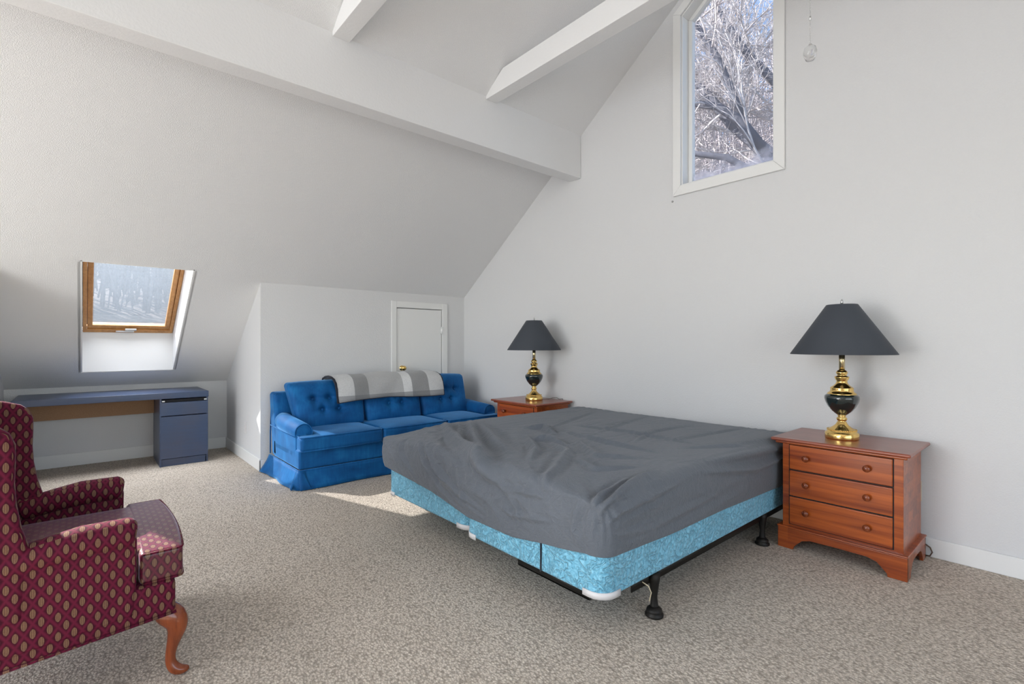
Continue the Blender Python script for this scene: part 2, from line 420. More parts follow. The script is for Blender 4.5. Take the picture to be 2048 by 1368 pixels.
# baseboards
bh, bt = .11, .014
def base(name, lo, hi): struct(MB().box(lo, hi).build(name, M['trim'], smooth=True, bevel=.004))
base('baseboard_right', (GX - bt, FR, 0), (GX, BY, bh))
base('baseboard_back', (SX - bt, BY - bt, 0), (GX - bt, BY, bh))
base('baseboard_side', (SX - bt, BY - bt, 0), (SX, KY, bh + .01))
base('baseboard_knee', (LX, KY - bt, 0), (SX - bt, KY, bh + .02))
base('baseboard_left', (LX, BY, 0), (LX + bt, KY - bt, bh))

# ------------------------------------------------------------------ gable window
w1 = bpy.data.objects.new('window_1', None); COL.objects.link(w1); w1.location = (GX, 1.8, 2.5); struct(w1, 'tall angled gable window with white trim'); ORI['window_1'] = (GX, 1.8, 2.5)
def ring(mb, outer, inner, x0, x1):
    n = len(outer)
    for i in range(n):
        j = (i + 1) % n
        q = [outer[i], outer[j], inner[j], inner[i]]
        mb.prism(q, 0, x0, x1)
out = [(2.25, 2.49), (1.373, 2.49), (1.373, 4.665), (2.25, 4.018)]
inn = [(2.18, 2.57), (1.45, 2.57), (1.45, 4.525), (2.18, 3.985)]
m_ = MB(); ring(m_, out, inn, GX - .02, GX - .0005); m_.build('window_casing', M['trim'], w1, bevel=.004)
m_ = MB(); ring(m_, wo, [(2.17, 2.58), (1.457, 2.58), (1.457, 4.515), (2.17, 3.979)], GX, GX + .15); m_.build('window_jamb', M['trim'], w1, bevel=.002)
s_o = [(2.17, 2.58), (1.457, 2.58), (1.457, 4.515), (2.17, 3.979)]; s_i = [(2.135, 2.615), (1.475, 2.615), (1.475, 4.46), (2.135, 3.963)]
m_ = MB(); ring(m_, s_o, s_i, GX + .09, GX + .14); m_.build('window_sash', M['trim'], w1, bevel=.004)
MB().prism(s_i, 0, GX + .115, GX + .119).build('window_pane', M['glass_clear'], w1, smooth=False)

# ------------------------------------------------------------------ skylight over the desk
def zg(y): return 1.372 + SL * (SKY1 - y)       # plane of the wooden frame
w2 = bpy.data.objects.new('window_2', None); COL.objects.link(w2); w2.location = (.37, 6.2, 1.5); struct(w2, 'pine framed roof window over the desk'); ORI['window_2'] = (.37, 6.2, 1.5)
GT = 5.42
j = MB(); tk = .03
# four jambs of the light shaft
def quad_slab(mb, pts, nrm):
    o = Vector(nrm) * tk; p = [Vector(q) for q in pts]; mb.add([tuple(q) for q in p] + [tuple(q + o) for q in p], [(0, 1, 2, 3), (7, 6, 5, 4), (0, 4, 5, 1), (1, 5, 6, 2), (2, 6, 7, 3), (3, 7, 4, 0)])
x0, x1 = SKX0, SKX1; ex = .05
quad_slab(j, [(x0, SKY1, zc(SKY1)), (x1, SKY1, zc(SKY1)), (x1, SKY1, zg(SKY1) + ex), (x0, SKY1, zg(SKY1) + ex)], (0, 1, 0))
quad_slab(j, [(x0, SKY0, zc(SKY0)), (x1, SKY0, zc(SKY0)), (x1, GT - .02, zg(GT - .02) + ex), (x0, GT - .02, zg(GT - .02) + ex)], (0, -.76, .65))
for xx, sg in ((x0, -1), (x1, 1)):
    quad_slab(j, [(xx, SKY0, zc(SKY0)), (xx, SKY1, zc(SKY1)), (xx, SKY1, zg(SKY1) + ex), (xx, GT - .02, zg(GT - .02) + ex)], (sg, 0, 0))
j.build('window_jamb', M['trim'], w2, smooth=False)
def onframe(x, t, d=0):     # t metres up the frame from its lower edge, d above its plane
    c, s_ = math.cos(math.atan(SL)), math.sin(math.atan(SL))
    return (x, SKY1 - t * c + d * s_, zg(SKY1) + t * s_ + d * c)
LT = (SKY1 - GT) / math.cos(math.atan(SL))
def bar(mb, xa, xb, ta, tb, da, db):
    vs = [onframe(x, t, d) for x in (xa, xb) for t in (ta, tb) for d in (da, db)]
    mb.add(vs, [(0, 1, 3, 2), (4, 6, 7, 5), (0, 4, 5, 1), (2, 3, 7, 6), (0, 2, 6, 4), (1, 5, 7, 3)])
f = MB(); bar(f, .004, .748, .0, .05, -.005, .06); bar(f, .004, .034, .05, LT, -.005, .06); bar(f, .718, .748, .05, LT, -.005, .06); bar(f, .004, .748, LT - .03, LT + .02, -.005, .06)
f.build('window_frame', M['pine'], w2, bevel=.003)
f = MB(); bar(f, .036, .716, .052, .105, .008, .05); bar(f, .036, .078, .105, LT - .03, .008, .05); bar(f, .674, .716, .105, LT - .03, .008, .05); bar(f, .078, .674, LT - .08, LT - .03, .008, .05)
sash = f.build('window_sash', M['pine'], w2, bevel=.006)
f = MB(); bar(f, .07, .682, .098, LT - .07, .034, .038); f.build('window_pane', M['glass_dusty'], w2, smooth=False)
f = MB(); bar(f, .26, .41, .030, .048, -.022, -.012); bar(f, .335, .43, .045, .075, -.016, -.004); bar(f, .34, .36, .03, .06, -.02, -.003); f.build('handle', M['steel'], sash, bevel=.003)['label'] = 'grey metal latch handle'

# small unseen roof window, added to let sun onto the chair seat
w3 = bpy.data.objects.new('added_roof_window', None); COL.objects.link(w3); w3.location = (-1.66, 4.4, 2.6); struct(w3); ORI['added_roof_window'] = (-1.66, 4.4, 2.6)
f = MB()
for (xa, xb, ya, yb) in ((S2['x0'] - .05, S2['x0'], 4.15, 4.71), (S2['x1'], S2['x1'] + .05, 4.15, 4.71), (S2['x0'], S2['x1'], 4.15, 4.2), (S2['x0'], S2['x1'], 4.66, 4.71)):
    f.add([(x, y, zc(y) + .11 + dz) for x in (xa, xb) for y in (ya, yb) for dz in (0, .05)], [(0, 1, 3, 2), (4, 6, 7, 5), (0, 4, 5, 1), (2, 3, 7, 6), (0, 2, 6, 4), (1, 5, 7, 3)])
f.build('window_frame', M['pine'], w3, smooth=False)

# ------------------------------------------------------------------ attic door in the low wall
d1 = bpy.data.objects.new('door_1', None); COL.objects.link(d1); d1.location = (3.1, BY, .3); struct(d1, 'small flush white attic door behind the sofa'); ORI['door_1'] = (3.1, BY, .3)
m_ = MB()
for lo, hi in (((2.724, BY - .018, .25), (2.789, BY - .0005, 1.757)), ((3.425, BY - .018, .25), (3.499, BY - .0005, 1.757)), ((2.789, BY - .018, 1.683), (3.425, BY - .0005, 1.757)), ((2.789, BY - .018, .25), (3.425, BY - .0005, .30))): m_.box(lo, hi)
m_.build('door_casing', M['trim'], d1, bevel=.004)
MB().box((2.795, BY - .006, .306), (3.415, BY + .03, 1.673)).build('door_panel', M['trim'], d1, bevel=.003)
k_ = MB(); pr = [(.0, 0), (.030, 0), (.030, .006), (.013, .010), (.012, .03), (.022, .036), (.029, .050), (.027, .064), (.015, .072), (.0, .073)]
ms = MB().lathe([(max(r, .0005), z) for r, z in pr], n=28); k_.add([(2.86 + x, BY - .006 - z, .965 + y) for x, y, z in ms.v], [q[::-1] for q in ms.f]); k_.build('door_knob', M['brass'], d1)['label'] = 'round brass knob'
for z in (1.42, .55):
    h_ = MB().tube([(3.42, BY - .018, z - .045), (3.42, BY - .018, z + .045)], .008, 10); h_.box((3.40, BY - .013, z - .04), (3.44, BY - .008, z + .04)); h_.build('hinge', M['trim'], d1)
MB().box((2.78, BY + .10, .29), (3.43, BY + .13, 1.69)).build('door_backing', M['dark'], d1, smooth=False)

# outlets
def outlet(loc, ax, sgn, mat, label):
    r = thing('wall_outlet', label, 'outlet', loc)
    x, y, z = loc
    def bx(mb, u0, u1, v0, v1, d0, d1): mb.box((x + sgn * d0, y + u0, z + v0), (x + sgn * d1, y + u1, z + v1)) if sgn < 0 else mb.box((x + d0, y + u0, z + v0), (x + d1, y + u1, z + v1))
    m_ = MB(); bx(m_, -.037, .037, -.06, .06, 0.0, .006); m_.build('cover_plate', mat, r, bevel=.003)
    for zz in (-.02, .02):
        m_ = MB(); bx(m_, -.017, .017, zz - .014, zz + .014, .006, .009); m_.build('socket', mat, r, bevel=.002)
outlet((SX, 5.878, .354), 0, -1, M['plastic'], 'white outlet plate low on the side wall of the desk alcove')
outlet((GX, .655, .374), 0, -1, M['ivory'], 'ivory outlet plate on the gable wall beside the nearer nightstand')
n_ = MB().lathe([(.0005, 0), (.009, .002), (.008, .008), (.0005, .010)], n=12)
q = MB(); q.add([(GX - z, 2.262 + x, 2.455 + y) for x, y, z in n_.v], n_.f); tag(q.build('wall_nail', M['steel']), 'tiny grey nail in the gable wall just under the window corner', 'nail')

# ------------------------------------------------------------------ desk
dk = thing('desk', 'long narrow navy desk with one pedestal cabinet under the roof window', 'desk', (.3, 6.45, 0))
MB().box((-.47, 6.10, .690), (1.018, 6.775, .752)).build('desktop', M['navy'], dk, bevel=.004)
bm_ = MB().box((-.45, 6.62, .50), (.59, 6.636, .689)); bm_.build('modesty_panel', M['board'], dk, bevel=.002)['label'] = 'bare brown particle board panel'
c = MB(); c.box((.590, 6.104, 0), (.606, 6.68, .69)); c.box((.998, 6.12, 0), (1.014, 6.68, .69)); c.box((.606, 6.66, .06), (.998, 6.675, .69)); c.box((.606, 6.13, .05), (.998, 6.66, .066)); c.box((.606, 6.13, .66), (.998, 6.66, .675))
cab = c.build('cabinet', M['navy'], dk, bevel=.002)
MB().box((.606, 6.118, 0), (.990, 6.13, .072)).build('plinth', M['navy'], dk, bevel=.002)
MB().box((.596, 6.100, .078), (1.012, 6.118, .508)).build('door', M['navy'], dk, bevel=.003)
dr = MB().box((.596, 6.100, .516), (1.012, 6.118, .650)).build('drawer', M['navy'], dk, bevel=.003)
MB().box((.63, 6.125, .652), (.99, 6.14, .68)).build('gap', M['dark'], dr, smooth=False)
for x in (.622, .99): MB().box((x - .013, 6.110, .656), (x + .013, 6.118, .672)).build('bracket', M['steel'], dr, bevel=.002)
MB().box((-.466, 6.15, 0), (-.44, 6.70, .69)).build('leg_panel', M['navy'], dk, bevel=.002)

# ------------------------------------------------------------------ sofa
SO = (2.49, 4.85, 0)
sf = thing('sofa', 'long blue velvet three seat sofa with rolled arms and pleated skirt', 'sofa', SO)
V_ = M['velvet']
X0, X1, YF, YB = 1.392, 3.60, 4.365, 5.235
MB().rbox(((X0 + X1) / 2, (YF + 5.1) / 2, .255), ((X1 - X0) / 2, (5.1 - YF) / 2, .085), .02, n=14).build('base', V_, sf)
def backfn(x, y, z): return (0, .05 * (z / .3), 0)
MB().rbox(((X0 + X1) / 2, 5.13, .475), ((X1 - X0) / 2 - .0, .085, .305), .035, n=14, fn=backfn).build('back_frame', V_, sf)
MB().tube([(X0 + .01, 5.04, .77), (X0 + .0, 5.14, .782), (X0 + .01, 5.2, .77), (X0, 5.21, .40), (X0, 5.21, .18)], .006, 6).build('welt', V_, sf)
for xa, sg, nm in ((1.462, 1, 'l'), (3.535, -1, 'r')):
    m_ = MB()
    # rolled arm with closed scroll front
    pth = [(xa, 4.455, .475), (xa, 4.46, .475), (xa, 4.475, .475), (xa, 4.70, .485), (xa, 4.95, .50), (xa + sg * .01, 5.06, .51)]
    m_.tube(pth, [.06, .072, .080, .083, .083, .08], 24)
    m_.rbox((xa + sg * (-.018), 4.755, .36), (.052, .31, .11), .02, n=6)
    arm = m_.build('armrest', V_, sf)
    MB().tube([(xa + .074 * math.cos(a), 4.457, .475 + .074 * math.sin(a)) for a in np.linspace(0, 2 * math.pi, 30, endpoint=False)], .005, 6, closed=True).build('welt', V_, arm)
    sd = MB(); xx = X0 - .002 if sg > 0 else X1 + .002
    sd.tube([(xx, 4.46, .445), (xx, 4.8, .45), (xx, 5.2, .46)], .005, 6); sd.tube([(xx, 4.38, .165), (xx, 4.8, .165), (xx, 5.22, .165)], .006, 6); sd.build('welt', V_, arm)
def puff(hx, hy, a, bul=0):
    return lambda x, y, z: (bul * .6 * (x / hx) * (1 - (z / .07) ** 2) * .4 if 0 else 0, -bul * (1 - (x / hx) ** 2) if y < -hy * .8 else 0, (a * (1 - (x / hx) ** 4) * (1 - (y / hy) ** 4)) * (1 if z > 0 else .15))
bnd = [1.392, 2.150, 2.875, 3.60]
for i in range(3):
    xa, xb = bnd[i], bnd[i + 1]
    m_ = MB()
    ia = xa + (.145 if i == 0 else 0); ib = xb - (.145 if i == 2 else 0)
    m_.rbox(((ia + ib) / 2, 4.684 if i != 1 else 4.68, .388), ((ib - ia) / 2 - .002, .355 if i != 1 else .36, .062), .03, n=12, fn=puff((ib - ia) / 2, .36, .018))
    if i != 1:
        m_.rbox(((xa + xb) / 2, 4.386, .389), ((xb - xa) / 2 - .002, .066, .064), .03, n=12)
    cu = m_.build('seat_cushion', V_, sf)
    wz = MB()
    for z in (.448, .332): wz.tube([(xa + .02, 4.50 if i == 0 else 4.44, z), (xa + .008, 4.345, z), (xa + .03, 4.325, z), (xb - .03, 4.325, z), (xb - .008, 4.345, z), (xb - .02, 4.5 if i == 2 else 4.44, z)], .0055, 6)
    wz.build('welt', V_, cu)
# back cushions, leaning and tufted
bb = [1.465, 2.20, 2.86, 3.49]; BT = [.875, .895, .885]
for i in range(3):
    xa, xb = bb[i], bb[i + 1]; hx = (xb - xa) / 2; zb, zt = .44, BT[i]; hz = (zt - zb) / 2; cx, cz = (xa + xb) / 2, (zt + zb) / 2
    btn = [(dx * hx, dz) for dz in (.055, -.045) for dx in ((-.42, .02, .46) if dz > 0 else (-.2, .25))]
    def fn(x, y, z):
        if i == 0 and x < 0 and z > .12: pass
        dy = 0
        if y < 0:
            dy = -.045 * (1 - (x / hx) ** 4) * (1 - (z / hz) ** 4)
            for bx_, bz_ in btn: dy += .040 * math.exp(-((x - bx_) ** 2 + (z - bz_) ** 2) / .0012)
            dy += .016 * math.exp(-((z - .055) ** 2) / .0003) * max(0, 1 - (x / hx / .85) ** 6) + .014 * math.exp(-((z + .045) ** 2) / .0003) * max(0, 1 - (x / hx / .6) ** 6)
            for bx_, bz_ in btn: dy += .012 * math.exp(-((x - bx_) ** 2) / .0002) * math.exp(-((z - bz_) / .09) ** 2)
        return (x * .03 * (z / hz) + (.06 * (.5 - .5 * z / hz) * (-x / hx) if i == 0 and x < 0 else 0), dy + .30 * (z) + 0, .012 * (1 - (x / hx) ** 2) * (z > 0))
    m_ = MB().rbox((cx, 4.93, cz), (hx - .003, .075, hz), .04, n=26, fn=fn); cu = m_.build('back_cushion', V_, sf)
    for bx_, bz_ in btn:
        bn = MB(); yy = 4.93 - .075 - .045 * (1 - (bx_ / hx) ** 4) * (1 - (bz_ / hz) ** 4) + .036 + .3 * bz_
        bn.rbox((cx + bx_, yy - .003, cz + bz_), (.011, .006, .011), .0055, n=2); bn.build('button', V_, cu)
# skirt: flared, with a kick pleat at the corner and one per cushion
sk = MB()
def skirt(pts, outs, hem, tops=.165):
    vs = []; n = len(pts); rows = 6
    for (x, y), (ox, oy), hz in zip(pts, outs, hem):
        for r_ in range(rows):
            t = r_ / (rows - 1); f_ = t ** 1.3
            vs.append((x + ox * f_, y + oy * f_, tops * (1 - t) + hz * t))
    vi = [(v[0] , v[1] + .0, v[2]) for v in vs]; fs = []
    for i in range(n - 1):
        for r_ in range(rows - 1): fs.append((i * rows + r_, (i + 1) * rows + r_, (i + 1) * rows + r_ + 1, i * rows + r_ + 1))
    sk.add(vs, fs)
xs = np.linspace(X0, X1, 90); pts = []; outs = []; hem = []
for y in np.linspace(5.23, 4.40, 24): pts.append((X0, y)); e_ = (5.23 - y) / .83; outs.append((-.035 - .02 * abs(math.sin(e_ * 7)) - .05 * max(0, 1 - e_ * 6), .03 * max(0, 1 - e_ * 5) + .006 * math.sin(e_ * 20))); hem.append(.004)
skirt(pts, outs, hem)
pts = []; outs = []; hem = []
for k, x in enumerate(xs):
    wv = .006 * math.sin(x * 9) + .012 * math.sin(x * 3.1) ** 2
    pl = sum(math.exp(-((x - b_) / .008) ** 2) for b_ in (bnd[1], bnd[2]))
    pts.append((x, YF - .002)); outs.append((0, -.018 - wv + .028 * pl)); hem.append(.004)
skirt(pts, outs, hem)
skirt([(X0 - .001, 4.41), (X0 - .002, 4.37), (X0 + .0, 4.362), (X0 + .05, 4.362)], [(-.055, -.004), (-.045, .06), (-.01, .0), (.05, -.035)], [.004] * 4)
skirt([(X1, y) for y in np.linspace(4.36, 5.23, 8)], [(.03, 0)] * 8, [.004] * 8)
sk.build('skirt', V_, sf, solid=.008)
MB().tube([(X0 - .004, 5.2, .168), (X0 - .004, 4.37, .168), (X0 + .005, 4.358, .168), (X1, 4.358, .168)], .006, 6).build('welt', V_, sf)

# blanket over the back cushions
bl = thing('throw_blanket', 'folded grey and white checked blanket draped over the sofa back', 'blanket', (1.875, 4.95, 0))
prof = [(5.135, .80), (5.13, .84), (5.11, .895), (5.05, .915), (4.98, .922), (4.91, .917), (4.855, .897), (4.822, .86), (4.80, .80), (4.785, .74), (4.772, .69)]
nx = 60; vs = []; fs = []
for i in range(nx + 1):
    u = i / nx; x = 1.875 + 1.23 * u
    lift = .028 * math.sin(u * 3.0) + .008 * math.sin(u * 17) + .022 * math.exp(-((u - .93) / .06) ** 2)
    for k, (y, z) in enumerate(prof):
        tpos = k / (len(prof) - 1)
        vs.append((x + .035 * (tpos - .5) * (1 if u < .5 else .6) + .004 * math.sin(k), y - .01 + .006 * math.sin(u * 23 + k) - .012 * math.sin(u * 9), z + lift * (.55 + .45 * math.cos(tpos * 3)) + (.018 * math.sin(u * 5) if k > 7 else 0) - (.02 * (1 - u) if k > 8 else 0)))
m = len(prof)
for i in range(nx):
    for k in range(m - 1): fs.append((i * m + k, i * m + k + 1, (i + 1) * m + k + 1, (i + 1) * m + k))
ob = MB().add(vs, fs).build('blanket_cloth', M['blanket'], bl); mm = ob.modifiers.new('u', 'SUBSURF'); mm.levels = mm.render_levels = 1; md = ob.modifiers.new('s', 'SOLIDIFY'); md.thickness = .016; md.offset = 0
MB().tube([vs[k] for k in range(m)], .012, 8).build('binding', M['binding'], bl)['label'] = 'navy edge binding'
MB().tube([vs[nx * m + k] for k in range(m)], .009, 8).build('binding', M['binding'], bl)['label'] = 'navy edge binding'
MB().tube([vs[i * m + m - 1] for i in range(nx + 1)], .006, 8).build('binding', M['binding'], bl)['label'] = 'dark lower edge'

# ------------------------------------------------------------------ bed: frame, two box springs, mattress
bf = thing('bed_frame', 'black iron bed rails with caster legs under the box springs', 'bed frame', (2.6, 2.25, 0))
def rail(lo, hi): return MB().box(lo, hi)
for ya, yb in ((1.30, 1.335), (3.17, 3.205)):
    m_ = MB(); m_.box((1.83, ya, .150), (3.62, ya + .004, .196)) if ya < 2 else m_.box((1.83, yb - .004, .150), (3.62, yb, .196)); m_.box((1.83, ya, .186), (3.62, yb, .193)); m_.build('side_rail', M['black'], bf)
m_ = MB(); m_.box((1.64, 1.38, .150), (1.644, 1.84, .192)); m_.box((1.64, 1.38, .150), (1.70, 1.84, .155)); m_.build('foot_rail', M['black'], bf)
for x in (2.02, 3.2): MB().box((x, 1.335, .150), (x + .035, 3.17, .185)).build('cross_rail', M['black'], bf)
for (x, y) in ((1.985, 1.285), (1.985, 3.22), (3.2, 1.30), (3.2, 3.2), (2.03, 2.25)):
    lg = MB().lathe([(.026, .196), (.026, .17), (.022, .15), (.014, .09), (.018, .05), (.020, .044)][::-1], (x, y, 0), 20).build('leg', M['black'], bf)
    MB().lathe([(.030, .0), (.042, .004), (.042, .012), (.034, .018), (.036, .024), (.034, .034), (.020, .046), (.0005, .047)], (x, y, 0), 28).build('caster_cup', M['black'], lg)
m_ = MB().tube([(1.90, 1.292, .18), (1.915, 1.270, .165), (1.935, 1.268, .13), (1.93, 1.275, .09)], .0025, 6); m_.build('cord', M['ivory'], bf)['label'] = 'loose white string'

def rrect(x0, x1, y0, y1, r, n=8):
    P = []
    for cx, cy, a0 in ((x1 - r, y1 - r, 0), (x0 + r, y1 - r, 90), (x0 + r, y0 + r, 180), (x1 - r, y0 + r, 270)):
        for k in range(n + 1):
            a = R(a0 + 90 * k / n); P.append((cx + r * math.cos(a), cy + r * math.sin(a)))
    return P
bs = thing('box_spring', 'pale blue quilted box spring on the near side of the bed', 'box spring', (2.6, 1.76, .196), 'box springs under the mattress')
def slab(poly, z0, z1): return MB().prism(poly, 2, z0, z1)
bx_ = slab(rrect(1.60, 3.66, 1.272, 2.245, .075), .198, .382).build('body', M['damask'], bs, bevel=.014, seg=3)
P = rrect(1.599, 3.661, 1.271, 2.246, .076)
MB().tube([(x, y, .374) for x, y in P], .006, 6, closed=True).build('piping', M['damask'], bs)
for (cx, cy, a0) in ((1.60 + .075, 1.272 + .075, 180), (1.60 + .075, 2.245 - .075, 90)):
    g = MB(); path = []
    ang = [R(a0 + 90 * k / 8) for k in range(9)]
    arc = [(cx + .079 * math.cos(a), cy + .079 * math.sin(a)) for a in ang]
    ta = Vector((-math.sin(ang[0]), math.cos(ang[0]))); tb = Vector((-math.sin(ang[-1]), math.cos(ang[-1])))
    arc = [(arc[0][0] - ta.x * .035, arc[0][1] - ta.y * .035)] + arc + [(arc[-1][0] + tb.x * .035, arc[-1][1] + tb.y * .035)]
    vv = [(x, y, z) for x, y in arc for z in (.192, .220)]
    g.add(vv, [(2 * k, 2 * k + 2, 2 * k + 3, 2 * k + 1) for k in range(len(arc) - 1)]); g.build('corner_guard', M['plastic'], bs, solid=.004)['label'] = 'white plastic corner guard'
MB().tube([(1.597, 1.632, .378), (1.596, 1.632, .30), (1.597, 1.634, .20)], .004, 6).build('seam', M['binding'], bs)['label'] = 'dark vertical seam'
bs2 = copy_tree(bs)
for c_ in [x for x in bpy.data.objects if x.parent == bs2 and x.name.startswith('seam')]: bpy.data.objects.remove(c_)
if 1:
    bs2.location = (2.635, 2.742, .196); bs2['label'] = 'pale blue quilted box spring on the far side of the bed by the sofa'

# mattress with fitted sheet
mt = thing('mattress', 'king mattress in a wrinkled charcoal fitted sheet', 'mattress', (2.63, 2.25, .38))
slab(rrect(1.63, 3.66, 1.33, 3.18, .10), .386, .56).build('mattress_core', M['plastic'], mt, bevel=.03, seg=3)
FOLDS = [(.022, .028, [(2.13, 3.24), (1.93, 2.87), (1.76, 2.54), (1.56, 2.04), (1.52, 1.94)]),
 (.014, .02, [(2.18, 3.13), (1.82, 2.58), (1.6, 2.09)]), (.022, .03, [(2.31, 3.15), (1.84, 2.47), (1.59, 2.04), (1.55, 1.9)]),
 (.010, .012, [(1.62, 2.75), (1.5, 2.63), (1.38, 2.47), (1.29, 2.28)]), (.010, .012, [(1.63, 2.93), (1.51, 2.94), (1.32, 2.7)]),
 (.010, .012, [(1.61, 2.67), (1.49, 2.49), (1.39, 2.28), (1.34, 2.04)]), (.014, .03, [(2.31, 3.02), (2.01, 2.5), (1.81, 2.11)]),
 (.016, .02, [(2.41, 2.62), (2.54, 2.56), (2.39, 2.32)]), (.016, .018, [(2.18, 2.31), (2.25, 2.25), (2.2, 2.03)]),
 (.012, .018, [(2.25, 2.44), (1.96, 2.05), (1.77, 1.89)]), (.010, .02, [(2.23, 2.22), (2.06, 1.89), (1.74, 1.68), (1.57, 1.6)]),
 (.008, .014, [(1.54, 1.97), (1.48, 1.81), (1.39, 1.75)]), (.010, .016, [(2.53, 2.35), (2.46, 1.94), (2.44, 1.56)]),
 (.008, .016, [(2.78, 2.48), (2.85, 2.07), (2.83, 1.53)]), (.008, .018, [(2.41, 2.15), (2.1, 1.72), (2.27, 1.51)]),
 (.008, .014, [(1.98, 1.76), (1.89, 1.55), (2.08, 1.44)]), (.012, .012, [(1.56, 1.3), (1.66, 1.33), (1.88, 1.36)]),
 (.014, .014, [(1.54, 1.25), (1.76, 1.30), (2.1, 1.33)]), (.008, .012, [(1.56, 1.18), (1.83, 1.21), (2.19, 1.23)]),
 (.008, .014, [(1.66, 1.10), (1.9, 1.07), (2.49, 1.10)]), (.010, .014, [(3.5, 1.22), (2.98, 1.25), (2.47, 1.28)]),
 (.010, .014, [(3.5, 1.16), (2.98, 1.16), (2.38, 1.24)]), (.008, .014, [(3.5, 1.28), (2.96, 1.36), (2.63, 1.54)]),
 (.009, .02, [(1.65, 1.06), (2.1, 1.0), (2.85, 1.06)]), (.008, .014, [(1.53, 1.40), (1.43, 1.41), (1.35, 1.38)]),
 (.008, .01, [(1.45, 2.26), (1.34, 2.2), (1.3, 2.04)]), (.007, .01, [(1.5, 1.9), (1.52, 1.72), (1.53, 1.58)]), (.007, .01, [(1.41, 1.9), (1.39, 1.81), (1.43, 1.53)]),
 (.006, .012, [(3.5, 1.9), (3.0, 1.95), (2.5, 1.8)]), (.006, .014, [(3.6, 2.4), (3.1, 2.3), (2.6, 2.15)]), (.006, .014, [(3.55, 2.9), (3.0, 2.7), (2.5, 2.5)]), (.006, .012, [(3.6, 1.6), (3.2, 1.65), (2.7, 1.7)])]
N_ = 1000; rings = []
base_c = rrect(1.586, 3.70, 1.258, 3.242, .085, 30)
# resample contour evenly
C_ = np.array(base_c + [base_c[0]]); seg_ = np.linalg.norm(np.diff(C_, axis=0), axis=1); cum = np.r_[0, np.cumsum(seg_)]
tt = np.linspace(0, cum[-1], N_, endpoint=False); CP = np.c_[np.interp(tt, cum, C_[:, 0]), np.interp(tt, cum, C_[:, 1])]
T_ = np.roll(CP, -1, 0) - np.roll(CP, 1, 0); T_ /= np.linalg.norm(T_, axis=1)[:, None]; NR = np.c_[T_[:, 1], -T_[:, 0]]
ctr = np.array([2.64, 2.25]); er = .055; ztop = .640
inner = CP - NR * er
hemz = np.where((CP[:, 0] < 1.9) & (CP[:, 1] > 1.36), np.interp(CP[:, 1], [1.36, 1.48, 1.63, 1.82, 2.19, 2.57, 3.15], [.372, .352, .334, .305, .303, .360, .398]), np.where(CP[:, 1] < 2, np.interp(CP[:, 0], [1.60, 2.07, 2.66, 3.4], [.372, .358, .354, .335]), .36))
k_ = np.exp(-((CP[:, 0] - 1.9) / .25) ** 2) * (CP[:, 1] < 2)
rows = []; unf = []
for t in np.r_[np.linspace(.0, .75, 80, endpoint=False), np.linspace(.75, 1, 50)]:
    p = ctr + (inner - ctr) * t; rows.append(np.c_[p, np.full(N_, ztop)]); unf.append(p)
nrm_rows = [np.tile([0, 0, 1.], (N_, 1)) for _ in rows]
for a in np.linspace(0, math.pi / 2, 9)[1:]:
    p = inner + NR * er * math.sin(a); rows.append(np.c_[p, np.full(N_, ztop - er * (1 - math.cos(a)))]); unf.append(inner + NR * er * a)
    nrm_rows.append(np.c_[NR * math.sin(a), np.full(N_, math.cos(a))])
for t in np.linspace(0, 1, 38)[1:]:
    z = (ztop - er) * (1 - t) + hemz * t; bulge = .010 * math.sin(t * math.pi) - .004 * t
    p = CP + NR * bulge; rows.append(np.c_[p, z]); unf.append(inner + NR * (er * math.pi / 2 + (ztop - er - z))[:, None]); nrm_rows.append(np.c_[NR, np.zeros(N_)])
# tucked hem
rows.append(np.c_[CP - NR * .012, hemz - .002]); unf.append(unf[-1] + NR * .01); nrm_rows.append(np.c_[NR, np.zeros(N_)])
PT = np.array(rows); UF = np.array(unf); NM = np.array(nrm_rows); D = np.zeros(PT.shape[:2])
for amp, wid, line in FOLDS:
    best = np.full(D.shape, 9.0); par = np.zeros(D.shape); n = len(line) - 1
    for i in range(n):
        a = np.array(line[i]); b_ = np.array(line[i + 1]); ab = b_ - a; L2 = ab @ ab
        t = np.clip(((UF - a) @ ab) / L2, 0, 1); d_ = np.linalg.norm(UF - (a + t[..., None] * ab), axis=2)
        m2 = d_ < best; best[m2] = d_[m2]; par[m2] = (i + t[m2]) / n
    env = np.sin(np.clip(par, .02, .98) * math.pi) ** .6
    wv = wid * (.75 + .5 * env)
    D += 1.9 * amp * env * (np.exp(-(best / wv) ** 2) - .35 * np.exp(-((best - wv * 2.0) / wv) ** 2))
flat = UF.reshape(-1, 2); nz = np.zeros(len(flat)); side = (1 - NM[..., 2]).reshape(-1)
footness = np.clip((2.35 - flat[:, 0]) / .8, 0, 1)
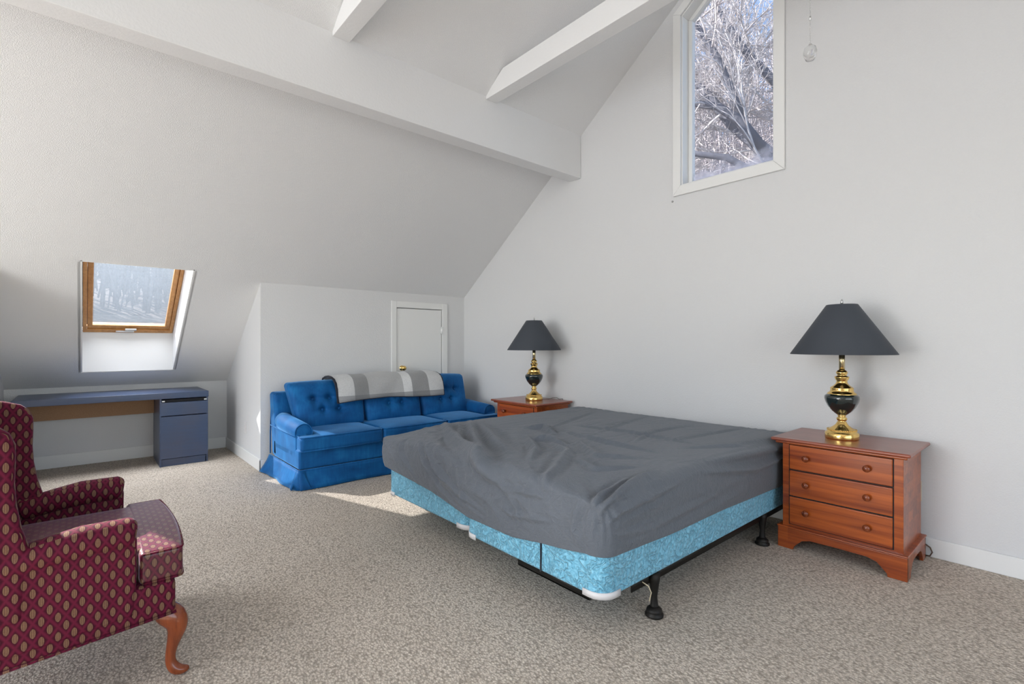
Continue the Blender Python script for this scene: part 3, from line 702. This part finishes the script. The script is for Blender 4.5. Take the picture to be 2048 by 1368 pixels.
for i, (u, v) in enumerate(flat):
    wx = noise.noise((u * 2.6, v * 2.6, 5)); wy = noise.noise((u * 2.6, v * 2.6, 9))
    fa = footness[i] * min(1, max(0, (v - 1.35) / .5)); uu = u + wx * .16; vv = v + wy * .16
    al = .5 * uu + .866 * vv; pe = .866 * uu - .5 * vv
    rA = max(0, 1 - 3.6 * abs(noise.noise((al * 2.0, pe * 8.5, 1)))) ** 1.4
    rA2 = max(0, 1 - 3.5 * abs(noise.noise((al * 5.0 + 7, pe * 17, 4)))) ** 1.4
    rB = max(0, 1 - 3.2 * abs(noise.noise((uu * 2.2, vv * 12, 3)))) ** 1.4
    rC = max(0, 1 - 3.5 * abs(noise.noise((uu * 13, vv * 13, 8)))) ** 1.6
    gate = .45 + .9 * noise.noise((u * 3.1, v * 3.1, 12)); gate = min(1, max(.12, gate))
    nz[i] = gate * (fa * (rA * .017 + rA2 * .009) + (1 - .8 * fa) * rB * .0115 * (.5 + .5 * footness[i]) + rC * .006 * (.3 + .7 * footness[i])) + noise.noise((u * 1.7, v * 1.7, 2)) * .005
D += nz.reshape(D.shape)
# near-bed corner: pulled, sagging sheet
cd = np.linalg.norm(UF - np.array([1.62, 1.32]), axis=2); PT[..., 2] -= .035 * np.exp(-(cd / .22) ** 2) * NM[..., 2]
cd2 = np.linalg.norm(UF - np.array([1.62, 3.2]), axis=2); PT[..., 2] -= .05 * np.exp(-(cd2 / .3) ** 2) * NM[..., 2]
ang = np.arctan2(UF[..., 1] - 1.30, UF[..., 0] - 1.60); D += .004 * np.cos(ang * 11) * np.exp(-((cd - .14) / .08) ** 2)
dmask = np.ones(D.shape); dmask[-22:] = np.linspace(1, .25, 22)[:, None] * 1.0; dmask[:3] = 0
PT = PT + NM * (D * dmask)[..., None]
V = [tuple(p) for p in PT.reshape(-1, 3)]; nr = PT.shape[0]; F = []
for r_ in range(nr - 1):
    for k in range(N_): F.append((r_ * N_ + k, (r_ + 1) * N_ + k, (r_ + 1) * N_ + (k + 1) % N_, r_ * N_ + (k + 1) % N_))
MB().add(V, F).build('fitted_sheet', M['sheet'], mt)

# ------------------------------------------------------------------ nightstands
def nightstand(label):
    y0, y1, xf, xb = .600, 1.221, 3.275, 3.715
    r = thing('nightstand', label, 'nightstand', (3.5, .91, 0), 'cherry nightstands beside the bed')
    c = M['cherry']
    MB().box((xf, y0 + .012, .10), (xb, y1 - .012, .648)).build('body', c, r, bevel=.003)
    m_ = MB().box((3.225, .572, .656), (3.74, 1.262, .676)).build('top', M['cherry_top'], r, bevel=.009, seg=3)
    MB().box((3.25, .59, .640), (3.72, 1.243, .656)).build('cornice', c, r, bevel=.006)
    # plinth with bracket feet cut to an ogee
    def foot_profile(a, b, h=.125, f=.10):
        P = [(a, h), (a, 0), (a + f * .85, 0), (a + f * .9, .018), (a + f * 1.15, .045), (a + f * 1.35, .065), (a + f * 1.8, .078), ((a + b) / 2, .080)]
        Q = [(a + b - x, z) for x, z in P[::-1]][1:]
        return P + Q
    m_ = MB(); m_.prism(foot_profile(.592, 1.231), 0, 3.258, 3.276); m_.prism(foot_profile(3.262, 3.725, f=.085), 1, .592, .610); m_.prism(foot_profile(3.262, 3.725, f=.085), 1, 1.213, 1.231)
    m_.prism(foot_profile(.592, 1.231), 0, 3.71, 3.725)
    m_.build('plinth', c, r, bevel=.003)
    m_ = MB().box((3.254, .588, .125), (3.728, 1.235, .135)).build('plinth_moulding', c, r, bevel=.004)
    for z0, z1 in ((.487, .634), (.326, .478), (.152, .318)):
        gp = MB().box((xf - .0015, .652, z0 - .004), (xf + .002, 1.172, z1 + .004)).build('gap', M['dark'], r, smooth=False)
        d_ = MB().box((xf - .010, .657, z0), (xf + .004, 1.167, z1)).build('drawer', c, r, bevel=.004)
        for y in (1.073, .769):
            k = MB(); pr = [(.0005, 0), (.009, 0), (.007, .006), (.008, .011), (.0165, .016), (.019, .022), (.016, .029), (.0005, .032)]
            l = MB().lathe(pr, n=20); k.add([(xf - .010 - z, y + x, (z0 + z1) / 2 + .004 + yy) for x, yy, z in l.v], l.f); k.build('knob', M['leg'], d_)
    return r
ns = nightstand('cherry three drawer nightstand standing alone right of the bed under the larger looking lamp')
ns2 = copy_tree(ns); ns2.location = (3.5, 3.70, 0); ns2['label'] = 'cherry nightstand between the bed and the blue sofa'

# ------------------------------------------------------------------ table lamps
def lamp(label):
    r = thing('table_lamp', label, 'lamp', (3.555, .968, .676), 'matching brass table lamps')
    c = (3.555, .968, .676)
    B = M['brass']
    MB().lathe([(.0005, 0), (.088, 0), (.090, .004), (.090, .036), (.086, .040), (.080, .042), (.078, .052), (.074, .056), (.066, .062), (.05, .072), (.036, .084), (.028, .096), (.025, .104), (.020, .108), (.026, .114), (.029, .122), (.026, .130), (.020, .134), (.022, .140), (.024, .146), (.0005, .147)], c, 56).build('base', B, r)
    bd = MB()
    for k in range(48):
        a = 2 * math.pi * k / 48; bd.rbox((c[0] + .0765 * math.cos(a), c[1] + .0765 * math.sin(a), c[2] + .056), (.004, .004, .004), .0039, n=1, seg=1)
    bd.build('beading', B, r)
    MB().lathe([(.0005, .142), (.020, .144), (.034, .153), (.055, .172), (.076, .200), (.089, .228), (.094, .250), (.092, .264), (.080, .275), (.0005, .277)], c, 56).build('urn', M['urn'], r)
    MB().lathe([(.0005, .270), (.076, .271), (.079, .275), (.077, .280), (.070, .287), (.063, .292), (.062, .300), (.060, .306), (.063, .312), (.058, .318), (.046, .326), (.034, .338), (.029, .350), (.029, .358), (.034, .364), (.037, .372), (.037, .376), (.041, .380), (.036, .384), (.026, .388), (.024, .394), (.030, .402), (.031, .410), (.026, .418), (.022, .422), (.018, .424), (.0005, .425)], c, 56).build('neck', B, r)
    MB().lathe([(.0005, .42), (.016, .42), (.016, .535), (.0005, .54)], c, 28).build('rod', M['rod'], r)
    MB().lathe([(.280, .522), (.2815, .524), (.084, .828), (.081, .830), (.078, .827), (.276, .525), (.280, .522)], c, 96, cap=False).build('shade', M['shade'], r)
    h = MB()
    for sg in (-1, 1): h.tube([(c[0] + sg * .016, c[1], c[2] + .53), (c[0] + sg * .06, c[1], c[2] + .62), (c[0] + sg * .05, c[1], c[2] + .75), (c[0], c[1], c[2] + .815)], .002, 6)
    for k in range(3):
        a = 2 * math.pi * k / 3; h.tube([(c[0], c[1], c[2] + .822), (c[0] + .081 * math.cos(a), c[1] + .081 * math.sin(a), c[2] + .826)], .0018, 6)
    h.build('harp', M['rod'], r)
    MB().lathe([(.0005, .815), (.005, .818), (.004, .832), (.008, .838), (.0085, .848), (.005, .858), (.0005, .864)], c, 16).build('finial', M['steel'], r)
    return r
lp = lamp('brass lamp with black urn and dark cone shade right of the bed, larger in view')
lp.location = (3.485, .950, .676); lp.scale = (.98,) * 3
lp2 = copy_tree(lp); lp2.location = (3.485, 3.663, .676); lp2['label'] = 'brass lamp with dark cone shade on the nightstand by the sofa'; ORI[lp2.name] = (3.485, 3.663, .676)
MB().tube([(3.55, 3.62, .684), (3.60, 3.57, .684), (3.64, 3.54, .70), (3.68, 3.52, .70), (3.70, 3.51, .684), (3.746, 3.50, .684), (3.752, 3.50, .65)], .0028, 6).build('cord', M['cord'], lp2)
tag(MB().tube([(3.742, .66, .08), (3.742, .60, .075), (3.742, .575, .06), (3.74, .565, .035), (3.735, .575, .012), (3.74, .62, .006)], .004, 6).build('power_cord', M['cord']), 'brown cord end behind the back foot of the nearer nightstand', 'cord')

# ------------------------------------------------------------------ wing chair
CH = (0.0, 2.6, 0)
ch = thing('wing_chair', 'burgundy wing chair with gold leaf pattern and carved wooden legs', 'armchair', CH)
L_ = M['leaf']
def basefn(x, y, z): return (.012 * (1 - (y / .4) ** 2) if x > .3 else 0, 0, (.055 * (x - .35) / .7) if z < 0 else 0)
MB().rbox((-.09, 2.6, .313), (.352, .392, .062), .018, n=14, fn=basefn).build('base', L_, ch)
WN = [(-.13, .60), (-.146, .66), (-.158, .74), (-.162, .81), (-.160, .87), (-.160, .93), (-.174, .967), (-.198, .99), (-.25, 1.008), (-.36, 1.03), (-.50, 1.05), (-.52, .80), (-.46, .45), (-.42, .36), (-.14, .36)]
for sg in (-1, 1):
    yc = 2.6 + sg * .375
    arm = MB()
    # outer panel below the rolled top, then the roll itself
    arm.prism([(.138, .28), (.146, .40), (.148, .56), (.10, .60), (-.10, .585), (-.44, .57), (-.44, .24)], 1, yc - .030 if sg > 0 else yc - .022, yc + .022 if sg > 0 else yc + .030)
    pth = [(.135, yc - sg * .006, .575), (.140, yc - sg * .006, .577), (.10, yc - sg * .006, .580), (.0, yc - sg * .008, .578), (-.10, yc - sg * .01, .555), (-.20, yc - sg * .012, .54)]
    pth = [(.146, yc - sg * .008, .572), (.140, yc - sg * .008, .573), (.125, yc - sg * .008, .575), (.0, yc - sg * .008, .575), (-.09, yc - sg * .01, .562), (-.20, yc - sg * .012, .54)]
    arm.tube(pth, [.030, .046, .053, .054, .050, .046], 20)
    arm.build('armrest', L_, ch, bevel=.012, seg=3)
    wg = MB().prism(WN, 1, yc - .028, yc + .028); wg.build('wing', L_, ch, bevel=.022, seg=4)
    pp = [(x, yc + sg * .0, z) for x, z in WN[:10]]
bk = MB().rbox((-.36, 2.6, .745), (.062, .345, .34), .045, n=14, fn=lambda x, y, z: (-.14 * (z / .34) + (.03 * (1 - (y / .345) ** 2) * (1 - (z / .34) ** 2) if x > 0 else 0), 0, .03 * (1 - (y / .345) ** 2) if z > .25 else 0))
bk.build('backrest', L_, ch)
cm = MB()
def cfn(x, y, z): return (.018 * (1 - (y / .37) ** 2) if x > 0 else 0, 0, .010 * (1 - (y / .37) ** 2) if z > 0 else 0)
cm.rbox((-.03, 2.6, .431), (.27, .325, .058), .018, n=16, fn=lambda x, y, z: (0, 0, .010 * (1 - (y / .33) ** 2) if z > 0 else 0))
cm.rbox((.222, 2.6, .431), (.066, .372, .058), .016, n=16, fn=cfn)
cu = cm.build('seat_cushion', M['leafseat'], ch)
for z in (.484, .378):
    MB().tube([(.165, 2.23, z), (.27, 2.228, z), (.285, 2.235, z)] + [(.288 + .018 * (1 - (y / .37) ** 2), 2.6 + y, z) for y in np.linspace(-.35, .35, 12)] + [(.285, 2.965, z), (.27, 2.972, z), (.165, 2.97, z)], .004, 6).build('welt', L_, cu)
MB().tube([(-.43, 2.207, .205), (.262, 2.207, .256), (.276, 2.6, .258), (.262, 2.993, .256), (-.43, 2.993, .205)], .005, 6).build('welt', L_, ch)
for sg in (-1, 1):
    yo = 2.6 + sg * .352
    pth = [(.215, yo - sg * .01, .262), (.238, yo, .245), (.262, yo + sg * .006, .222), (.272, yo + sg * .010, .198), (.270, yo + sg * .010, .17), (.262, yo + sg * .006, .14), (.255, yo + sg * .002, .11), (.250, yo, .08), (.250, yo + sg * .002, .055), (.258, yo + sg * .006, .034), (.272, yo + sg * .010, .020), (.290, yo + sg * .014, .016), (.303, yo + sg * .016, .018), (.309, yo + sg * .017, .019)]
    rad = [.034, .043, .044, .039, .031, .024, .019, .017, .0175, .021, .0205, .0165, .012, .004]
    lg = MB().tube(pth, rad, 20); lo = lg.build('leg', M['leg'], ch); mm = lo.modifiers.new('u', 'SUBSURF'); mm.levels = mm.render_levels = 1
    kb = MB().prism([(.185, .256), (.262, .258), (.25, .215), (.232, .222), (.215, .238), (.20, .238)], 1, yo - .014, yo + .014); kb.build('knee_bracket', M['leg'], lo, bevel=.006, seg=3)
    sc = MB().tube([(.262 + .018 * math.cos(a), yo - .030 + .002 * a, .216 + .026 * math.sin(a)) for a in np.linspace(-1.0, 2.2, 12)], .0035, 6); sc.build('carving', M['leg'], lo)
    MB().tube([(-.40, yo, .235), (-.405, yo, .12), (-.43, yo, .0)], [.024, .020, .017], 8).build('leg', M['leg'], ch)

# ------------------------------------------------------------------ pull chain
pcx, pcy = 1.452, .468
pc_ = thing('pull_chain', 'bead pull chain with a round frosted pendant hanging by the gable window', 'pull chain', (pcx, pcy, 2.0))
m_ = MB()
for k in range(46): m_.rbox((pcx, pcy, 2.045 + k * .0046), (.0016, .0016, .0019), .0015, n=1, seg=1)
m_.tube([(pcx, pcy, 2.04), (pcx, pcy, 5.2)], .0006, 5); m_.tube([(pcx, pcy, 2.105), (pcx, pcy, 2.116)], .0025, 8)
m_.build('chain', M['steel'], pc_)
pd = MB().lathe([(.0005, -.022), (.010, -.020), (.0155, -.008), (.0160, .002), (.013, .012), (.006, .018), (.003, .022), (.0005, .023)], (pcx, pcy, 2.021), 24); pd.build('pendant', M['pendant'], pc_)

# ------------------------------------------------------------------ outside: winter trees
def bark(name, a, b):
    t = NT(name); p = t.gen(); n = t.noise(t.mapv(p, (1, 1, .4)), 18, 4, .7)
    t.P(Base_Color=t.mix(n, a, b), Roughness=.9); return t.m
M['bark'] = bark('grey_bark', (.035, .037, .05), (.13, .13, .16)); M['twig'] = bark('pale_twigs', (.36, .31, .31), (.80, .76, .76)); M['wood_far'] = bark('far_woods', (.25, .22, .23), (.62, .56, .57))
M['wood_dim'] = bark('dim_woods', (.09, .08, .085), (.26, .24, .25))
rnd = random.Random(11)
def branch(mb, tw, p, d, L, r, depth):
    pts = [Vector(p)]; d = Vector(d).normalized(); n = 5
    for i in range(n):
        d = (d + Vector((rnd.uniform(-1, 1), rnd.uniform(-1, 1), rnd.uniform(-1, 1))) * .22).normalized(); pts.append(pts[-1] + d * L / n)
    (mb if r > .022 else tw).tube(pts, [r * (1 - .5 * i / n) for i in range(n + 1)], 7 if r > .03 else 3)
    if depth <= 0: return
    for k in range(rnd.randint(3, 5)):
        i = rnd.randint(1, n); nd = (d + Vector((rnd.uniform(-1, 1), rnd.uniform(-1, 1), rnd.uniform(-.6, 1))) * .9).normalized()
        branch(mb, tw, pts[i], nd, L * rnd.uniform(.5, .75), max(.0035, r * .5), depth - 1)
big = thing('tree', 'large bare grey tree leaning across the gable window', 'tree', (9, 2.8, 0))
mb, tw = MB(), MB()
limbs = [([(9, 2.6, 0), (9.0, 2.9, 2.5), (9.0, 3.6, 4.6), (9.1, 4.25, 5.35), (9.2, 4.9, 6.3), (9.3, 5.5, 6.9)], [.22, .19, .15, .12, .09, .06]),
         ([(9.0, 3.5, 4.4), (8.8, 3.95, 5.2), (8.7, 4.3, 5.55), (8.6, 4.75, 5.75), (8.6, 5.3, 6.0)], [.13, .11, .08, .07, .05]),
         ([(9.1, 2.95, 3.0), (9.5, 3.3, 5.2), (9.6, 3.7, 6.1), (9.7, 4.3, 7.0), (9.8, 5.0, 8.4)], [.15, .10, .085, .075, .05]),
         ([(9.0, 3.2, 3.8), (8.6, 4.1, 4.55), (8.5, 4.9, 4.85), (8.4, 5.6, 5.0)], [.10, .07, .055, .035]),
         ([(9.1, 3.9, 4.9), (9.0, 4.2, 5.9), (9.0, 4.45, 6.6), (8.9, 5.0, 7.7)], [.09, .08, .07, .05])]
for pts, rad in limbs:
    mb.tube([Vector((0, 0, 1.25)) + (Vector(p) - Vector((0, 0, 1.25))) * .86 for p in pts], [q * .72 for q in rad], 12)
    for k in range(31):
        i = rnd.randint(1, len(pts) - 2); t = rnd.random(); p = Vector(pts[i]).lerp(Vector(pts[i + 1]), t)
        if k > 25: p = Vector((0, 0, 1.25)) + (p - Vector((0, 0, 1.25))) * .86
        branch(mb, tw, p, (rnd.uniform(-1, .6), rnd.uniform(-.6, 1), rnd.uniform(-.2, 1)), rnd.uniform(.7, 1.5), .022, 3)
mb.build('trunk', M['bark'], big); tw.build('twigs', M['twig'], big)['kind'] = 'stuff'
def thicket(name, label, cx, cy, rx, ry, n, h, mat, lean=.15):
    mb = MB()
    for k in range(n):
        x, y = cx + rnd.uniform(-rx, rx), cy + rnd.uniform(-ry, ry); g = -1.0 + (.25 * (math.hypot(x, y) - 8))
        pts = [Vector((x, y, g))]; d = Vector((rnd.uniform(-lean, lean), rnd.uniform(-lean, lean), 1)); L = h * rnd.uniform(.6, 1); r = rnd.uniform(.02, .07)
        for i in range(5): pts.append(pts[-1] + (d + Vector((rnd.uniform(-.12, .12), rnd.uniform(-.12, .12), 0))) * L / 5)
        mb.tube(pts, [r * (1 - .16 * i) for i in range(6)], 4)
        for j in range(26):
            i = rnd.randint(0, 4); p = pts[i].lerp(pts[i + 1], rnd.random()); q = p + Vector((rnd.uniform(-1, 1), rnd.uniform(-1, 1), rnd.uniform(-.2, .9))) * rnd.uniform(.4, 1.3)
            mid = (p + q) / 2 + Vector((rnd.uniform(-.1, .1), rnd.uniform(-.1, .1), .1)); mb.tube([p, mid, q], [.012, .009, .004], 3)
    tag(mb.build(name, mat), label, 'woods', kind='stuff')
thicket('woods', 'dense bare winter thicket seen through the gable window', 17, 8.5, 5, 5, 900, 10, M['wood_far'])
thicket('woods', 'dense bare winter thicket seen through the roof window', 0, 26, 8, 5, 620, 9.5, M['wood_dim'])
hm = NT('leaf_litter'); p_ = hm.gen(); hm.P(Base_Color=hm.ramp(hm.noise(p_, 1.2, 6, .75), [(.35, (.10, .085, .08)), (.65, (.36, .31, .29))]), Roughness=1.0)
hv = []; hf = []; nA, nB = 40, 24
for i in range(nA + 1):
    for k in range(nB + 1):
        a = -math.pi * .25 + i / nA * math.pi * 1.2; r_ = 6 + k * 2.2; z = -1.2 + .25 * max(0, r_ - 8) + .8 * noise.noise((r_ * .2 * math.cos(a), r_ * .2 * math.sin(a), 0)) * min(1, (r_ - 6) / 6)
        hv.append((3 + r_ * math.cos(a), 3 + r_ * math.sin(a), z))
for i in range(nA):
    for k in range(nB): hf.append((i * (nB + 1) + k, i * (nB + 1) + k + 1, (i + 1) * (nB + 1) + k + 1, (i + 1) * (nB + 1) + k))
struct(MB().add(hv, [q[::-1] for q in hf]).build('hillside', hm.m), 'wooded hillside outside')
